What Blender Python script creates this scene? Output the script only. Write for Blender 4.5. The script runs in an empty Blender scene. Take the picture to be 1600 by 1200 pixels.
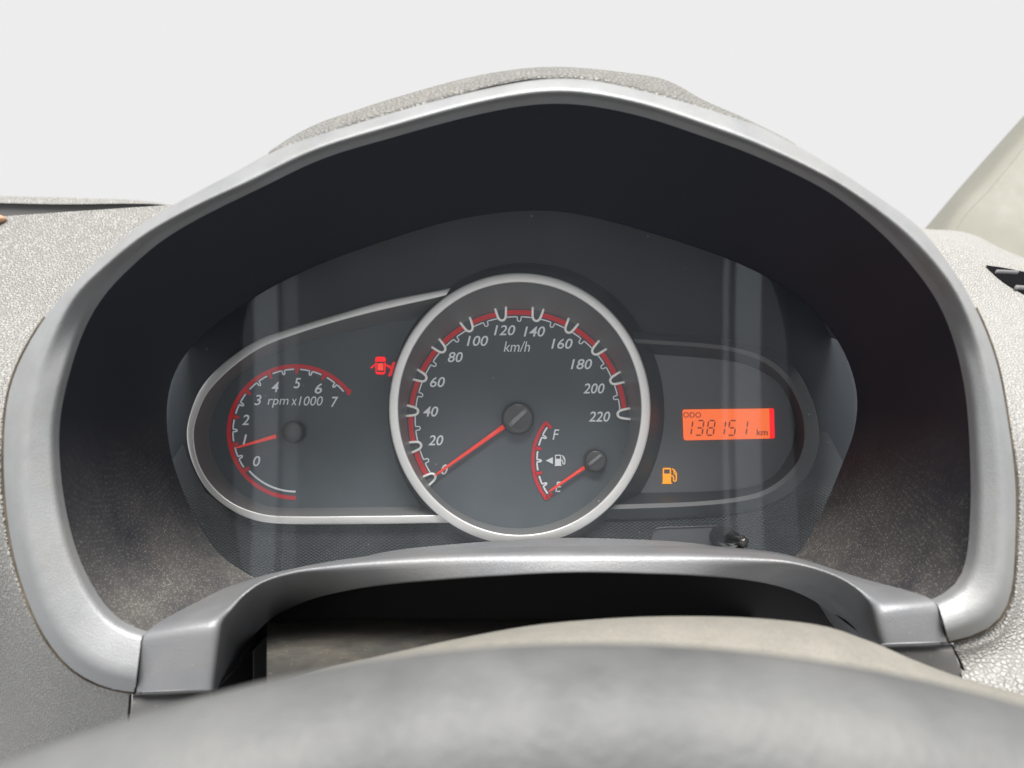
import bpy, bmesh, math, random
from mathutils import Vector, Matrix
random.seed(7)
scene = bpy.context.scene
coll = scene.collection
F = 1209.0          # focal length in photo pixels (photo is 1600 px wide)

# ------------------------------------------------------------------ camera
cam = bpy.data.cameras.new('camera')
cam_o = bpy.data.objects.new('camera', cam)
coll.objects.link(cam_o)
cam.sensor_width = 36.0
cam.lens = F / 1600 * 36
cam.clip_start = 0.005
cam.clip_end = 50
cam_o.location = (0, 0, 0)
cam_o.rotation_euler = (math.radians(90), 0, 0)
cam.dof.use_dof = True
cam.dof.focus_distance = 0.315
cam.dof.aperture_fstop = 12.0
scene.camera = cam_o

# ------------------------------------------------------------------ light
world = bpy.data.worlds.new('World')
scene.world = world
world.use_nodes = True
bg = world.node_tree.nodes['Background']
bg.inputs[0].default_value = (0.4865, 0.4865, 0.4865, 1)
bg.inputs[1].default_value = 1.0

sun = bpy.data.lights.new('window_daylight', 'SUN')
sun.energy = 5.0
sun.angle = math.radians(36)
sun.color = (1.0, 0.97, 0.92)
sun_o = bpy.data.objects.new('window_daylight', sun)
coll.objects.link(sun_o)
sun_o.rotation_euler = Vector((0.05, -0.56, 0.83)).to_track_quat('Z', 'Y').to_euler()

def strip_lamp(x, y, z, w, h, watts):
    l = bpy.data.lights.new('streak_lamp', 'AREA')  # added strip behind the camera, mirrored as a streak in the clear cover
    l.shape = 'RECTANGLE'; l.size = w; l.size_y = h; l.energy = watts
    o = bpy.data.objects.new('streak_lamp', l)
    coll.objects.link(o)
    o.location = (x, y, z)
    o.rotation_euler = (Vector((x, y, z)) - Vector((0, 0.31, z))).to_track_quat('Z', 'Y').to_euler()
STRIPS = [(-0.3115, 0.0283, 0.0633), (-0.2808, 0.0174, 0.0170), (0.2717, 0.0072, 0.0139), (0.2993, 0.0307, 0.0748)]
for sx, sw, sp in STRIPS:
    strip_lamp(sx, -0.55, 0.05, sw, 0.62, sp)

scene.view_settings.view_transform = 'Standard'
scene.view_settings.look = 'None'
scene.view_settings.exposure = 0.8
scene.view_settings.gamma = 1.0
scene.view_settings.use_curve_mapping = False

# ------------------------------------------------------------------ helpers
def P(px, py, d):
    return Vector(((px - 800) / F * d, d, (600 - py) / F * d))

W = {}                                   # world origin of every object

def mesh_obj(name, verts, faces, mat, parent=None, smooth=True, kind=None):
    c = Vector((0, 0, 0))
    lo = Vector([min(v[i] for v in verts) for i in range(3)])
    hi = Vector([max(v[i] for v in verts) for i in range(3)])
    c = (lo + hi) / 2
    me = bpy.data.meshes.new(name)
    me.from_pydata([Vector(v) - c for v in verts], [], faces)
    me.validate()
    bm = bmesh.new(); bm.from_mesh(me)
    bmesh.ops.remove_doubles(bm, verts=bm.verts, dist=1e-6)
    bmesh.ops.recalc_face_normals(bm, faces=bm.faces)
    bm.to_mesh(me); bm.free()
    for p in me.polygons: p.use_smooth = smooth
    me.materials.append(mat)
    o = bpy.data.objects.new(name, me)
    coll.objects.link(o)
    if parent is not None:
        o.parent = parent
        o.location = c - W[parent]
    else:
        o.location = c
    W[o] = c
    if kind: o['kind'] = kind
    return o

def thing(name, label, cat, loc, group=None):
    o = bpy.data.objects.new(name, None)
    coll.objects.link(o)
    o.empty_display_size = 0.02
    o.location = loc
    W[o] = Vector(loc)
    o['label'] = label; o['category'] = cat
    if group: o['group'] = group
    return o

def tag(o, label, cat):
    o['label'] = label; o['category'] = cat

def cr(pts, n, closed=False):
    """Catmull-Rom through pts (tuples), resampled to n points by 2D length."""
    m = len(pts); out = []
    segs = m if closed else m - 1
    for i in range(segs):
        if closed:
            p0, p1, p2, p3 = pts[(i-1) % m], pts[i], pts[(i+1) % m], pts[(i+2) % m]
        else:
            p0 = pts[max(i-1, 0)]; p1 = pts[i]; p2 = pts[i+1]; p3 = pts[min(i+2, m-1)]
        d1 = math.dist(p0[:2], p1[:2]) or 1; d2 = math.dist(p1[:2], p2[:2]) or 1; d3 = math.dist(p2[:2], p3[:2]) or 1
        for k in range(24):
            t = k / 24
            q = []
            for a, b, c_, e in zip(p0, p1, p2, p3):
                m1 = (c_ - a) / (d1 + d2) * d2
                m2 = (e - b) / (d2 + d3) * d2
                h = (2*t**3 - 3*t*t + 1)*b + (t**3 - 2*t*t + t)*m1 + (-2*t**3 + 3*t*t)*c_ + (t**3 - t*t)*m2
                q.append(h)
            out.append(tuple(q))
    out.append(tuple(pts[0] if closed else pts[-1]))
    L = [0]
    for a, b in zip(out, out[1:]): L.append(L[-1] + math.dist(a[:2], b[:2]))
    res = []; j = 0
    cnt = n if closed else n - 1
    for i in range(n):
        s = L[-1] * i / cnt
        while j < len(L) - 2 and L[j+1] < s: j += 1
        t = (s - L[j]) / ((L[j+1] - L[j]) or 1)
        res.append(tuple(x + (y - x)*t for x, y in zip(out[j], out[j+1])))
    return res

def polar(pts, n, c=(800, 720)):
    """resample an open arch curve uniformly in angle about c (clockwise from bottom-left)."""
    d = cr(pts, 500)
    ang = []
    for p in d:
        a = math.atan2(p[1] - c[1], p[0] - c[0])
        if ang:
            while a < ang[-1] - math.pi: a += 2*math.pi
            while a > ang[-1] + math.pi: a -= 2*math.pi
        ang.append(a)
    for i in range(1, len(ang)): ang[i] = max(ang[i], ang[i-1] + 1e-7)
    res = []; j = 0
    for i in range(n):
        a = ang[0] + (ang[-1] - ang[0]) * i / (n - 1)
        while j < len(ang) - 2 and ang[j+1] < a: j += 1
        t = (a - ang[j]) / (ang[j+1] - ang[j])
        res.append(tuple(x + (y - x)*t for x, y in zip(d[j], d[j+1])))
    # light smoothing
    for _ in range(2):
        res = [res[0]] + [tuple((a + 2*b + c_) / 4 for a, b, c_ in zip(res[i-1], res[i], res[i+1])) for i in range(1, n-1)] + [res[-1]]
    return res

def rounded(pts, radii, seg=4):
    """3-D polyline with the inner corners rounded by a quadratic arc."""
    out = [pts[0]]
    for i in range(1, len(pts) - 1):
        r = radii[i - 1]
        if r <= 0: out.append(pts[i]); continue
        a, b, c = pts[i-1], pts[i], pts[i+1]
        la, lc = (a - b).length, (c - b).length
        pa = b + (a - b) * min(r / max(la, 1e-9), 0.45)
        pc = b + (c - b) * min(r / max(lc, 1e-9), 0.45)
        for k in range(seg + 1):
            t = k / seg
            out.append(pa*(1-t)**2 + b*2*t*(1-t) + pc*t*t)
    out.append(pts[-1])
    return out

def loft(name, sections, mat, parent=None, closed=False, cap=False, smooth=True):
    n = len(sections); m = len(sections[0])
    verts = [v for s in sections for v in s]
    faces = []
    for i in range(n if closed else n - 1):
        i2 = (i + 1) % n
        for k in range(m - 1):
            faces.append((i*m + k, i*m + k + 1, i2*m + k + 1, i2*m + k))
    if cap and not closed:
        faces.append(tuple(range(m))); faces.append(tuple(reversed(range((n-1)*m, n*m))))
    return mesh_obj(name, verts, faces, mat, parent, smooth)

def flat(name, polys, d, mat, parent, thick=0.0):
    """flat printed shape: polygons in photo pixels laid on depth d; optional real thickness towards the viewer."""
    verts, faces = [], []
    for poly in polys:
        b = len(verts); n = len(poly)
        front = [P(x, y, d) for x, y in poly]
        if thick > 0:
            # same x,z, shifted in y (a straight extrusion)
            verts += [v + Vector((0, -thick, 0)) for v in front] + front
            faces.append(tuple(range(b, b + n)))
            for i in range(n):
                j = (i + 1) % n
                faces.append((b + i, b + j, b + n + j, b + n + i))
        else:
            verts += front
            faces.append(tuple(range(b, b + n)))
    return mesh_obj(name, verts, faces, mat, parent, smooth=False)

def stroke(path, w):
    """list of quads following a 2-D path with width w (mitred)."""
    n = len(path); L = []; R = []
    for i, (x, y) in enumerate(path):
        ww = w[i] if isinstance(w, (list, tuple)) else w
        a = path[max(i-1, 0)]; b = path[min(i+1, n-1)]
        dx, dy = b[0]-a[0], b[1]-a[1]; l = math.hypot(dx, dy) or 1
        nx, ny = -dy/l*ww/2, dx/l*ww/2
        L.append((x+nx, y+ny)); R.append((x-nx, y-ny))
    return [[L[i], L[i+1], R[i+1], R[i]] for i in range(n-1)]

def stroke_mesh(name, paths, w, d, mat, parent, thick=0.0):
    """joined ribbons along 2-D paths, closed cross-section if thick."""
    verts, faces = [], []
    for path in paths:
        q = stroke(path, w); n = len(q) + 1
        L = [q[0][0]] + [s[1] for s in q]; R = [q[0][3]] + [s[2] for s in q]
        b = len(verts)
        Lv = [P(x, y, d) for x, y in L]; Rv = [P(x, y, d) for x, y in R]
        if thick > 0:
            s = Vector((0, -thick, 0))
            for l, r in zip(Lv, Rv):
                verts += [l, l + s*0.7 + (r-l)*0.05, l + s + (r-l)*0.25, r + s + (l-r)*0.25, r + s*0.7 + (l-r)*0.05, r]
            for i in range(n - 1):
                for k in range(5):
                    faces.append((b+i*6+k, b+i*6+k+1, b+(i+1)*6+k+1, b+(i+1)*6+k))
            faces.append(tuple(b+k for k in range(6))); faces.append(tuple(b+(n-1)*6+k for k in range(6)))
        else:
            for l, r in zip(Lv, Rv): verts += [l, r]
            for i in range(n - 1): faces.append((b+2*i, b+2*i+1, b+2*i+3, b+2*i+2))
    return mesh_obj(name, verts, faces, mat, parent, smooth=thick > 0)

def arc(cx, cy, r, a0, a1, n=24, ey=1.0):
    return [(cx + r*math.cos(math.radians(a0 + (a1-a0)*i/(n-1))), cy - r*ey*math.sin(math.radians(a0 + (a1-a0)*i/(n-1)))) for i in range(n)]

def text(name, s, cx, cy, h, d, mat, parent, shear=0.22, w=None, spacing=1.0, bold=0.0):
    cu = bpy.data.curves.new(name, 'FONT')
    cu.body = s; cu.size = 1; cu.shear = shear; cu.space_character = spacing; cu.resolution_u = 4
    cu.offset = bold
    tmp = bpy.data.objects.new('tmp', cu); coll.objects.link(tmp)
    dg = bpy.context.evaluated_depsgraph_get()
    me = bpy.data.meshes.new_from_object(tmp.evaluated_get(dg))
    vs = [v.co.copy() for v in me.vertices]; fs = [tuple(p.vertices) for p in me.polygons]
    bpy.data.objects.remove(tmp); bpy.data.curves.remove(cu); bpy.data.meshes.remove(me)
    x0, x1 = min(v.x for v in vs), max(v.x for v in vs)
    y0, y1 = min(v.y for v in vs), max(v.y for v in vs)
    sy = h / (y1 - y0); sx = sy * 0.92 if w is None else w / (x1 - x0)
    verts = [P(cx + (v.x - (x0+x1)/2)*sx, cy - (v.y - (y0+y1)/2)*sy, d) for v in vs]
    return mesh_obj(name, verts, fs, mat, parent, smooth=False)

# ------------------------------------------------------------------ materials
def new_mat(name):
    m = bpy.data.materials.new(name); m.use_nodes = True
    nt = m.node_tree
    return m, nt, nt.nodes['Principled BSDF']

def N(nt, t, **kw):
    n = nt.nodes.new(t)
    for k, v in kw.items():
        if k in n.inputs: n.inputs[k].default_value = v
        else: setattr(n, k, v)
    return n

def math_n(nt, op, a, b=None, clamp=False):
    n = nt.nodes.new('ShaderNodeMath'); n.operation = op; n.use_clamp = clamp
    for i, v in enumerate((a, b)):
        if v is None: continue
        if isinstance(v, (int, float)): n.inputs[i].default_value = v
        else: nt.links.new(v, n.inputs[i])
    return n.outputs[0]

def ramp(nt, fac, p0, p1, c0=(0,0,0,1), c1=(1,1,1,1)):
    r = nt.nodes.new('ShaderNodeValToRGB')
    r.color_ramp.elements[0].position = p0; r.color_ramp.elements[0].color = c0
    r.color_ramp.elements[1].position = p1; r.color_ramp.elements[1].color = c1
    nt.links.new(fac, r.inputs[0]); return r.outputs[0]

def mixc(nt, fac, a, b):
    n = nt.nodes.new('ShaderNodeMix'); n.data_type = 'RGBA'
    for sock, v in ((n.inputs[0], fac), (n.inputs[6], a), (n.inputs[7], b)):
        if isinstance(v, (int, float)): sock.default_value = v
        elif isinstance(v, tuple): sock.default_value = v if len(v) == 4 else v + (1,)
        else: nt.links.new(v, sock)
    return n.outputs[2]

def coord(nt):
    return nt.nodes.new('ShaderNodeTexCoord').outputs['Object']

def noise(nt, co, scale, detail=4, rough=0.6):
    n = N(nt, 'ShaderNodeTexNoise'); n.inputs['Scale'].default_value = scale
    n.inputs['Detail'].default_value = detail; n.inputs['Roughness'].default_value = rough
    nt.links.new(co, n.inputs['Vector']); return n.outputs['Fac']

def voro(nt, co, scale, feature='F1', rand=1.0):
    n = N(nt, 'ShaderNodeTexVoronoi'); n.feature = feature
    n.inputs['Scale'].default_value = scale; n.inputs['Randomness'].default_value = rand
    nt.links.new(co, n.inputs['Vector']); return n

def bump(nt, height, dist, strength=1.0, prev=None):
    b = nt.nodes.new('ShaderNodeBump'); b.inputs['Distance'].default_value = dist
    b.inputs['Strength'].default_value = strength
    nt.links.new(height, b.inputs['Height'])
    if prev is not None: nt.links.new(prev, b.inputs['Normal'])
    return b.outputs['Normal']

def speckle(nt, co, scale, thr, keep):
    """sparse little dots: 1 inside a random few cells' centres."""
    v = voro(nt, co, scale)
    d = math_n(nt, 'LESS_THAN', v.outputs['Distance'], thr)
    sep = nt.nodes.new('ShaderNodeSeparateColor'); nt.links.new(v.outputs['Color'], sep.inputs[0])
    k = math_n(nt, 'LESS_THAN', sep.outputs[0], keep)
    return math_n(nt, 'MULTIPLY', d, k)

def simple(name, col, rough=0.5, metal=0.0, emit=None, estr=0.0, spec=0.5, grain=0.0, gscale=3000, var=0.0, dust=0.0, dustcol=(0.33, 0.28, 0.21)):
    m, nt, b = new_mat(name)
    b.inputs['Base Color'].default_value = col + (1,)
    b.inputs['Roughness'].default_value = rough
    b.inputs['Metallic'].default_value = metal
    b.inputs['Specular IOR Level'].default_value = spec
    if emit:
        b.inputs['Emission Color'].default_value = emit + (1,)
        b.inputs['Emission Strength'].default_value = estr
    co = None
    if grain or var or dust: co = coord(nt)
    base = None
    if var:
        f = noise(nt, co, 60, 5, 0.65)
        lo = tuple(c*(1-var) for c in col); hi = tuple(min(1, c*(1+var)) for c in col)
        base = mixc(nt, ramp(nt, f, 0.3, 0.7), lo, hi)
        rr = ramp(nt, f, 0.3, 0.7, (rough*0.85,)*3 + (1,), (min(1, rough*1.15),)*3 + (1,))
        nt.links.new(rr, b.inputs['Roughness'])
    if dust:
        f = math_n(nt, 'MULTIPLY', ramp(nt, noise(nt, co, 40, 6, 0.7), 0.45, 0.75), dust)
        s1 = speckle(nt, co, 900, 0.22, 0.10 * min(1, dust * 2))
        f = math_n(nt, 'MAXIMUM', f, math_n(nt, 'MULTIPLY', s1, 0.7))
        base = mixc(nt, f, base if base is not None else col, dustcol)
    if base is not None: nt.links.new(base, b.inputs['Base Color'])
    if grain:
        nt.links.new(bump(nt, noise(nt, co, gscale, 2), grain), b.inputs['Normal'])
    return m

def leather(name, col, scale=520, depth=0.0005, dusty=0.25, dustcol=(0.34, 0.31, 0.26)):
    m, nt, b = new_mat(name)
    co = coord(nt)
    mp = nt.nodes.new('ShaderNodeMapping'); mp.inputs['Scale'].default_value = (1, 0.7, 1.25)
    nt.links.new(co, mp.inputs[0])
    # warp the cells so the grain is irregular
    wn = N(nt, 'ShaderNodeTexNoise'); wn.inputs['Scale'].default_value = 260
    nt.links.new(co, wn.inputs['Vector'])
    add = nt.nodes.new('ShaderNodeVectorMath'); add.operation = 'MULTIPLY_ADD'
    nt.links.new(wn.outputs['Color'], add.inputs[0]); add.inputs[1].default_value = (0.0009,)*3
    nt.links.new(mp.outputs[0], add.inputs[2])
    v = voro(nt, add.outputs[0], scale, 'DISTANCE_TO_EDGE')
    h = ramp(nt, v.outputs['Distance'], 0.0, 0.28)
    h2 = math_n(nt, 'ADD', h, math_n(nt, 'MULTIPLY', noise(nt, co, 1500, 3), 0.12))
    nt.links.new(bump(nt, h2, depth), b.inputs['Normal'])
    f = noise(nt, co, 22, 6, 0.65)
    dm = math_n(nt, 'MULTIPLY', ramp(nt, f, 0.35, 0.75), dusty)
    s1 = math_n(nt, 'MULTIPLY', speckle(nt, co, 700, 0.16, 0.05), 0.8)
    base = mixc(nt, math_n(nt, 'MAXIMUM', dm, s1), col, dustcol)
    cav = ramp(nt, v.outputs['Distance'], 0.0, 0.20)
    base = mixc(nt, math_n(nt, 'MULTIPLY', math_n(nt, 'SUBTRACT', 1.0, cav), 0.35), base, tuple(c*0.45 for c in col))  # creases of the grain darkened in the colour, standing in for shade
    nt.links.new(base, b.inputs['Base Color'])
    b.inputs['Roughness'].default_value = 0.55
    return m

M = {}
M['trim'] = simple('satin_silver_paint', (0.236, 0.244, 0.253), 0.46, 0.3, grain=0.00012, gscale=2600, var=0.10, dust=0.13)
M['bridge'] = simple('bridge_silver_paint', (0.184, 0.190, 0.203), 0.42, 0.3, grain=0.00012, gscale=2400, var=0.06, dust=0.12)
M['leather'] = leather('grained_dash_vinyl', (0.31, 0.307, 0.298), 600, 0.0009, 0.12)
M['leather_r'] = leather('grained_dash_vinyl_dusty', (0.32, 0.318, 0.311), 720, 0.0005, 0.2)
M['pad'] = leather('grained_hood_vinyl', (0.21, 0.207, 0.20), 640, 0.0008, 0.3)
M['dirt'] = simple('seam_dirt', (0.10, 0.084, 0.064), 1.0, spec=0.0, var=0.6)
M['gap'] = simple('panel_gap_black', (0.012, 0.012, 0.012), 1.0, spec=0.0)
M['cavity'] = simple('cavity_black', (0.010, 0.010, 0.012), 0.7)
M['smooth_panel'] = simple('smooth_grey_panel', (0.12, 0.12, 0.122), 0.5, grain=0.00005, var=0.1, dust=0.15)

# dusty black hood wall
m, nt, b = new_mat('hood_black_plastic'); co = coord(nt)
sep = nt.nodes.new('ShaderNodeSeparateXYZ'); nt.links.new(co, sep.inputs[0])
low = math_n(nt, 'MULTIPLY', math_n(nt, 'SUBTRACT', -0.012, sep.outputs[2]), 16.0, clamp=True)     # dust settles on the floor only
f1 = ramp(nt, noise(nt, co, 24, 5, 0.62), 0.22, 0.66)
blot = math_n(nt, 'MULTIPLY', math_n(nt, 'MULTIPLY', f1, low), 0.30)
s1 = speckle(nt, co, 2000, 0.42, 0.26)
s2 = math_n(nt, 'MAXIMUM', speckle(nt, co, 800, 0.20, 0.06), speckle(nt, co, 430, 0.13, 0.05))
sp = math_n(nt, 'MULTIPLY', math_n(nt, 'MULTIPLY', math_n(nt, 'MAXIMUM', s1, s2), math_n(nt, 'ADD', math_n(nt, 'MULTIPLY', f1, 0.8), 0.2)), low)
dm = math_n(nt, 'MAXIMUM', blot, math_n(nt, 'MULTIPLY', sp, 1.0))
nt.links.new(mixc(nt, dm, (0.0108, 0.0142, 0.0235), (0.35, 0.325, 0.285)), b.inputs['Base Color'])
nt.links.new(bump(nt, noise(nt, co, 2600, 2), 0.00006), b.inputs['Normal'])
b.inputs['Roughness'].default_value = 0.55
M['wall'] = m

M['dial'] = simple('dial_black', (0.080, 0.097, 0.110), 0.55)
M['dial_wall'] = simple('dial_wall_grey', (0.27, 0.272, 0.272), 0.42, 0.2)
M['ring'] = simple('satin_metal_ring', (0.80, 0.79, 0.77), 0.36, 0.6, grain=0.00003, gscale=3500, var=0.03)
M['collar'] = simple('dark_collar', (0.035, 0.040, 0.046), 0.45)
M['back'] = simple('cluster_back_black', (0.012, 0.017, 0.024), 0.6)
M['pod'] = simple('pod_dark_grey', (0.098, 0.102, 0.110), 0.45)
M['pod_edge'] = simple('pod_edge_grey', (0.085, 0.088, 0.092), 0.40)
M['white'] = simple('printed_white', (0.62, 0.63, 0.64), 0.6, emit=(0.85, 0.9, 1.0), estr=0.092)
M['red'] = simple('printed_red', (0.50, 0.022, 0.030), 0.55, emit=(1.0, 0.03, 0.04), estr=0.057)
M['needle'] = simple('needle_red', (0.70, 0.035, 0.022), 0.4, emit=(1.0, 0.07, 0.04), estr=0.172)
M['chevron'] = simple('chevron_satin', (0.85, 0.84, 0.81), 0.4, 0.4, emit=(0.9, 0.9, 0.88), estr=0.092)  # satin markers with a slight glow added to brighten them
M['hub'] = simple('hub_black_gloss', (0.05, 0.05, 0.052), 0.28)
M['hub_slot'] = simple('hub_slot_grey', (0.20, 0.20, 0.20), 0.35)
M['lcd'] = simple('lcd_orange', (0.08, 0.015, 0.006), 0.4, emit=(1.0, 0.165, 0.030), estr=0.546)
M['lcd_red'] = simple('lcd_red_edge', (0.3, 0.01, 0.01), 0.4, emit=(1.0, 0.004, 0.01), estr=0.546)
M['lcd_ink'] = simple('lcd_ink', (0.05, 0.02, 0.015), 0.5, emit=(1.0, 0.13, 0.05), estr=0.115)
M['lamp_red'] = simple('lamp_red', (0.08, 0.002, 0.004), 0.5, emit=(1.0, 0.002, 0.010), estr=0.632)
M['lamp_red_core'] = simple('lamp_red_core', (0.08, 0.004, 0.004), 0.5, emit=(1.0, 0.06, 0.035), estr=0.575)
M['reflection_red_dim'] = simple('reflection_red_dim', (0.2, 0.01, 0.02), 0.5, emit=(1.0, 0.01, 0.02), estr=0.316)
M['lamp_amber'] = simple('lamp_amber', (0.12, 0.04, 0.0), 0.5, emit=(1.0, 0.36, 0.0), estr=0.603)
M['knob'] = simple('knob_gloss_black', (0.03, 0.03, 0.03), 0.16)
M['plate'] = simple('knob_plate_grey', (0.085, 0.092, 0.100), 0.5)
M['pillar'] = simple('pillar_beige', (0.20, 0.195, 0.168), 0.65, grain=0.00004, var=0.03)
M['green'] = simple('foliage_green', (0.10, 0.28, 0.10), 0.7)
M['orange'] = simple('orange_plastic', (0.45, 0.27, 0.17), 0.7)
M['vent_black'] = simple('vent_black', (0.008, 0.008, 0.009), 1.0, spec=0.0)
M['slat'] = simple('vent_slat_grey', (0.13, 0.13, 0.135), 0.5)

# diamond-embossed lower trim
m, nt, b = new_mat('diamond_texture_plastic'); co = coord(nt)
sep = nt.nodes.new('ShaderNodeSeparateXYZ'); nt.links.new(co, sep.inputs[0])
k = math.pi / 0.0022
u = math_n(nt, 'MULTIPLY', math_n(nt, 'ADD', sep.outputs[0], math_n(nt, 'MULTIPLY', sep.outputs[2], 1.7)), k)
v = math_n(nt, 'MULTIPLY', math_n(nt, 'SUBTRACT', sep.outputs[0], math_n(nt, 'MULTIPLY', sep.outputs[2], 1.7)), k)
hh = math_n(nt, 'MULTIPLY', math_n(nt, 'ABSOLUTE', math_n(nt, 'SINE', u)), math_n(nt, 'ABSOLUTE', math_n(nt, 'SINE', v)))
fade = math_n(nt, 'MULTIPLY', math_n(nt, 'SUBTRACT', 0.012, sep.outputs[2]), 60.0, clamp=True)
nt.links.new(bump(nt, math_n(nt, 'MULTIPLY', hh, fade), 0.0010), b.inputs['Normal'])
dsp = math_n(nt, 'MULTIPLY', speckle(nt, co, 420, 0.10, 0.05), 0.6)
nt.links.new(mixc(nt, dsp, (0.055, 0.062, 0.068), (0.4, 0.37, 0.33)), b.inputs['Base Color'])
b.inputs['Roughness'].default_value = 0.55
M['diamond'] = m

# clear lens
m = bpy.data.materials.new('clear_lens'); m.use_nodes = True; nt = m.node_tree
nt.nodes.clear()
out = nt.nodes.new('ShaderNodeOutputMaterial'); mix = nt.nodes.new('ShaderNodeMixShader')
tr = nt.nodes.new('ShaderNodeBsdfTransparent'); gl = nt.nodes.new('ShaderNodeBsdfGlossy'); fr = nt.nodes.new('ShaderNodeFresnel')
tr.inputs[0].default_value = (0.97, 0.975, 0.98, 1)
gl.inputs['Roughness'].default_value = 0.012; gl.inputs[0].default_value = (0.86, 0.93, 1.0, 1)
fr.inputs['IOR'].default_value = 1.33
nt.links.new(fr.outputs[0], mix.inputs[0]); nt.links.new(tr.outputs[0], mix.inputs[1]); nt.links.new(gl.outputs[0], mix.inputs[2])
co = coord(nt)
df_ = nt.nodes.new('ShaderNodeBsdfDiffuse'); df_.inputs[0].default_value = (0.58, 0.62, 0.68, 1)
film = math_n(nt, 'MULTIPLY', ramp(nt, noise(nt, co, 30, 5, 0.65), 0.25, 0.8), 0.045)
film = math_n(nt, 'ADD', film, 0.006)
film = math_n(nt, 'MAXIMUM', film, math_n(nt, 'MULTIPLY', speckle(nt, co, 260, 0.055, 0.10), 0.6))
mix2 = nt.nodes.new('ShaderNodeMixShader'); nt.links.new(film, mix2.inputs[0])
nt.links.new(mix.outputs[0], mix2.inputs[1]); nt.links.new(df_.outputs[0], mix2.inputs[2])
nt.links.new(mix2.outputs[0], out.inputs[0])
M['lens'] = m

# worn steering wheel grey, dusty column shroud
m, nt, b = new_mat('worn_wheel_grey'); co = coord(nt)
f = ramp(nt, noise(nt, co, 55, 5, 0.6), 0.35, 0.68)
f2 = ramp(nt, noise(nt, co, 14, 4, 0.6), 0.40, 0.62)
base = mixc(nt, f, (0.070, 0.073, 0.076), (0.112, 0.115, 0.117))
base = mixc(nt, math_n(nt, 'MULTIPLY', f2, 0.4), base, (0.150, 0.150, 0.145))
nt.links.new(base, b.inputs['Base Color'])
nt.links.new(bump(nt, noise(nt, co, 700, 4), 0.0003), b.inputs['Normal'])
b.inputs['Roughness'].default_value = 0.55
M['wheel'] = m

m, nt, b = new_mat('dusty_column_plastic'); co = coord(nt)
f = ramp(nt, noise(nt, co, 70, 7, 0.75), 0.30, 0.70)
f2 = ramp(nt, noise(nt, co, 1800, 3, 0.7), 0.35, 0.65)
base = mixc(nt, math_n(nt, 'ADD', math_n(nt, 'MULTIPLY', f, 0.5), math_n(nt, 'MULTIPLY', f2, 0.5)), (0.145, 0.140, 0.126), (0.265, 0.252, 0.222))
nt.links.new(base, b.inputs['Base Color'])
nt.links.new(bump(nt, noise(nt, co, 1500, 4), 0.0003), b.inputs['Normal'])
b.inputs['Roughness'].default_value = 0.85
M['column'] = m
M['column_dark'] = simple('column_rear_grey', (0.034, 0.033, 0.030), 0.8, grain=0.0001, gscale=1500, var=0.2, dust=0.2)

# ================================================================== BINNACLE
NS = 150
O_PX = [(211,1083),(182,1082),(147,1070),(108,1046),(73,1004),(45,948),(21,874),(9,805),(4,740),(4,692),(7,640),(17,592),(39,544),(65,501),(108,449),(152,406),(217,351),(269,320),(330,287),(380,261),(426,234),(495,209),(610,172),(725,140),(840,119),(880,117),(926,120),(1012,140),(1099,166),(1185,195),(1242,224),(1300,258),(1375,308),(1440,355),(1470,393),(1500,435),(1525,480),(1545,525),(1560,570),(1570,620),(1577,665),(1585,720),(1589,775),(1588,830),(1585,902),(1578,944),(1557,980),(1532,995),(1494,1003),(1482,1004)]
C_PX = [(213,1060),(186,1058),(160,1049),(124,1028),(90,990),(66,940),(44,868),(35,805),(32,748),(33,696),(37,648),(48,601),(69,549),(95,492),(121,453),(165,414),(217,371),(303,323),(390,284),(495,234),(610,199),(725,167),(811,149),(869,144),(926,148),(1012,166),(1099,195),(1185,227),(1300,281),(1375,331),(1425,372),(1462,410),(1494,452),(1514,492),(1532,535),(1546,580),(1556,625),(1563,668),(1570,720),(1573,775),(1572,830),(1568,895),(1560,930),(1543,960),(1520,974),(1494,982),(1478,984)]
I_PX = [(221,994),(196,990),(175,976),(150,951),(133,923),(115,888),(103,855),(94,818),(87,780),(82,735),(80,683),(84,640),(93,601),(107,549),(124,503),(150,458),(190,415),(244,368),(316,326),(396,287),(495,239),(610,204),(725,172),(811,154),(869,149),(926,153),(1012,171),(1099,200),(1185,232),(1296,286),(1366,338),(1420,391),(1474,462),(1501,527),(1519,605),(1527,680),(1532,775),(1531,815),(1527,878),(1515,913),(1497,934),(1466,944)]
B_PX = [(392,900),(354,876),(332,854),(310,819),(294,788),(283,760),(268,715),(260,660),(266,600),(290,552),(335,508),(400,462),(484,419),(610,373),(696,347),(782,332),(830,329),(869,330),(926,339),(1012,362),(1099,390),(1173,419),(1250,466),(1308,530),(1338,605),(1336,670),(1316,725),(1297,772),(1278,813),(1246,867)]
LENS_D = 0.314; LENS_R = 3.0; LENS_V = 0.33
def lens_y(x, z): return LENS_D - x*x/(2*LENS_R) - z*z/(2*LENS_V)      # shallow dish
def lens_pt(px, py, off=0.0):
    d = LENS_D
    for _ in range(6): d = lens_y((px - 800)/F*d, (600 - py)/F*d)
    return P(px, py, d + off)

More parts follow.
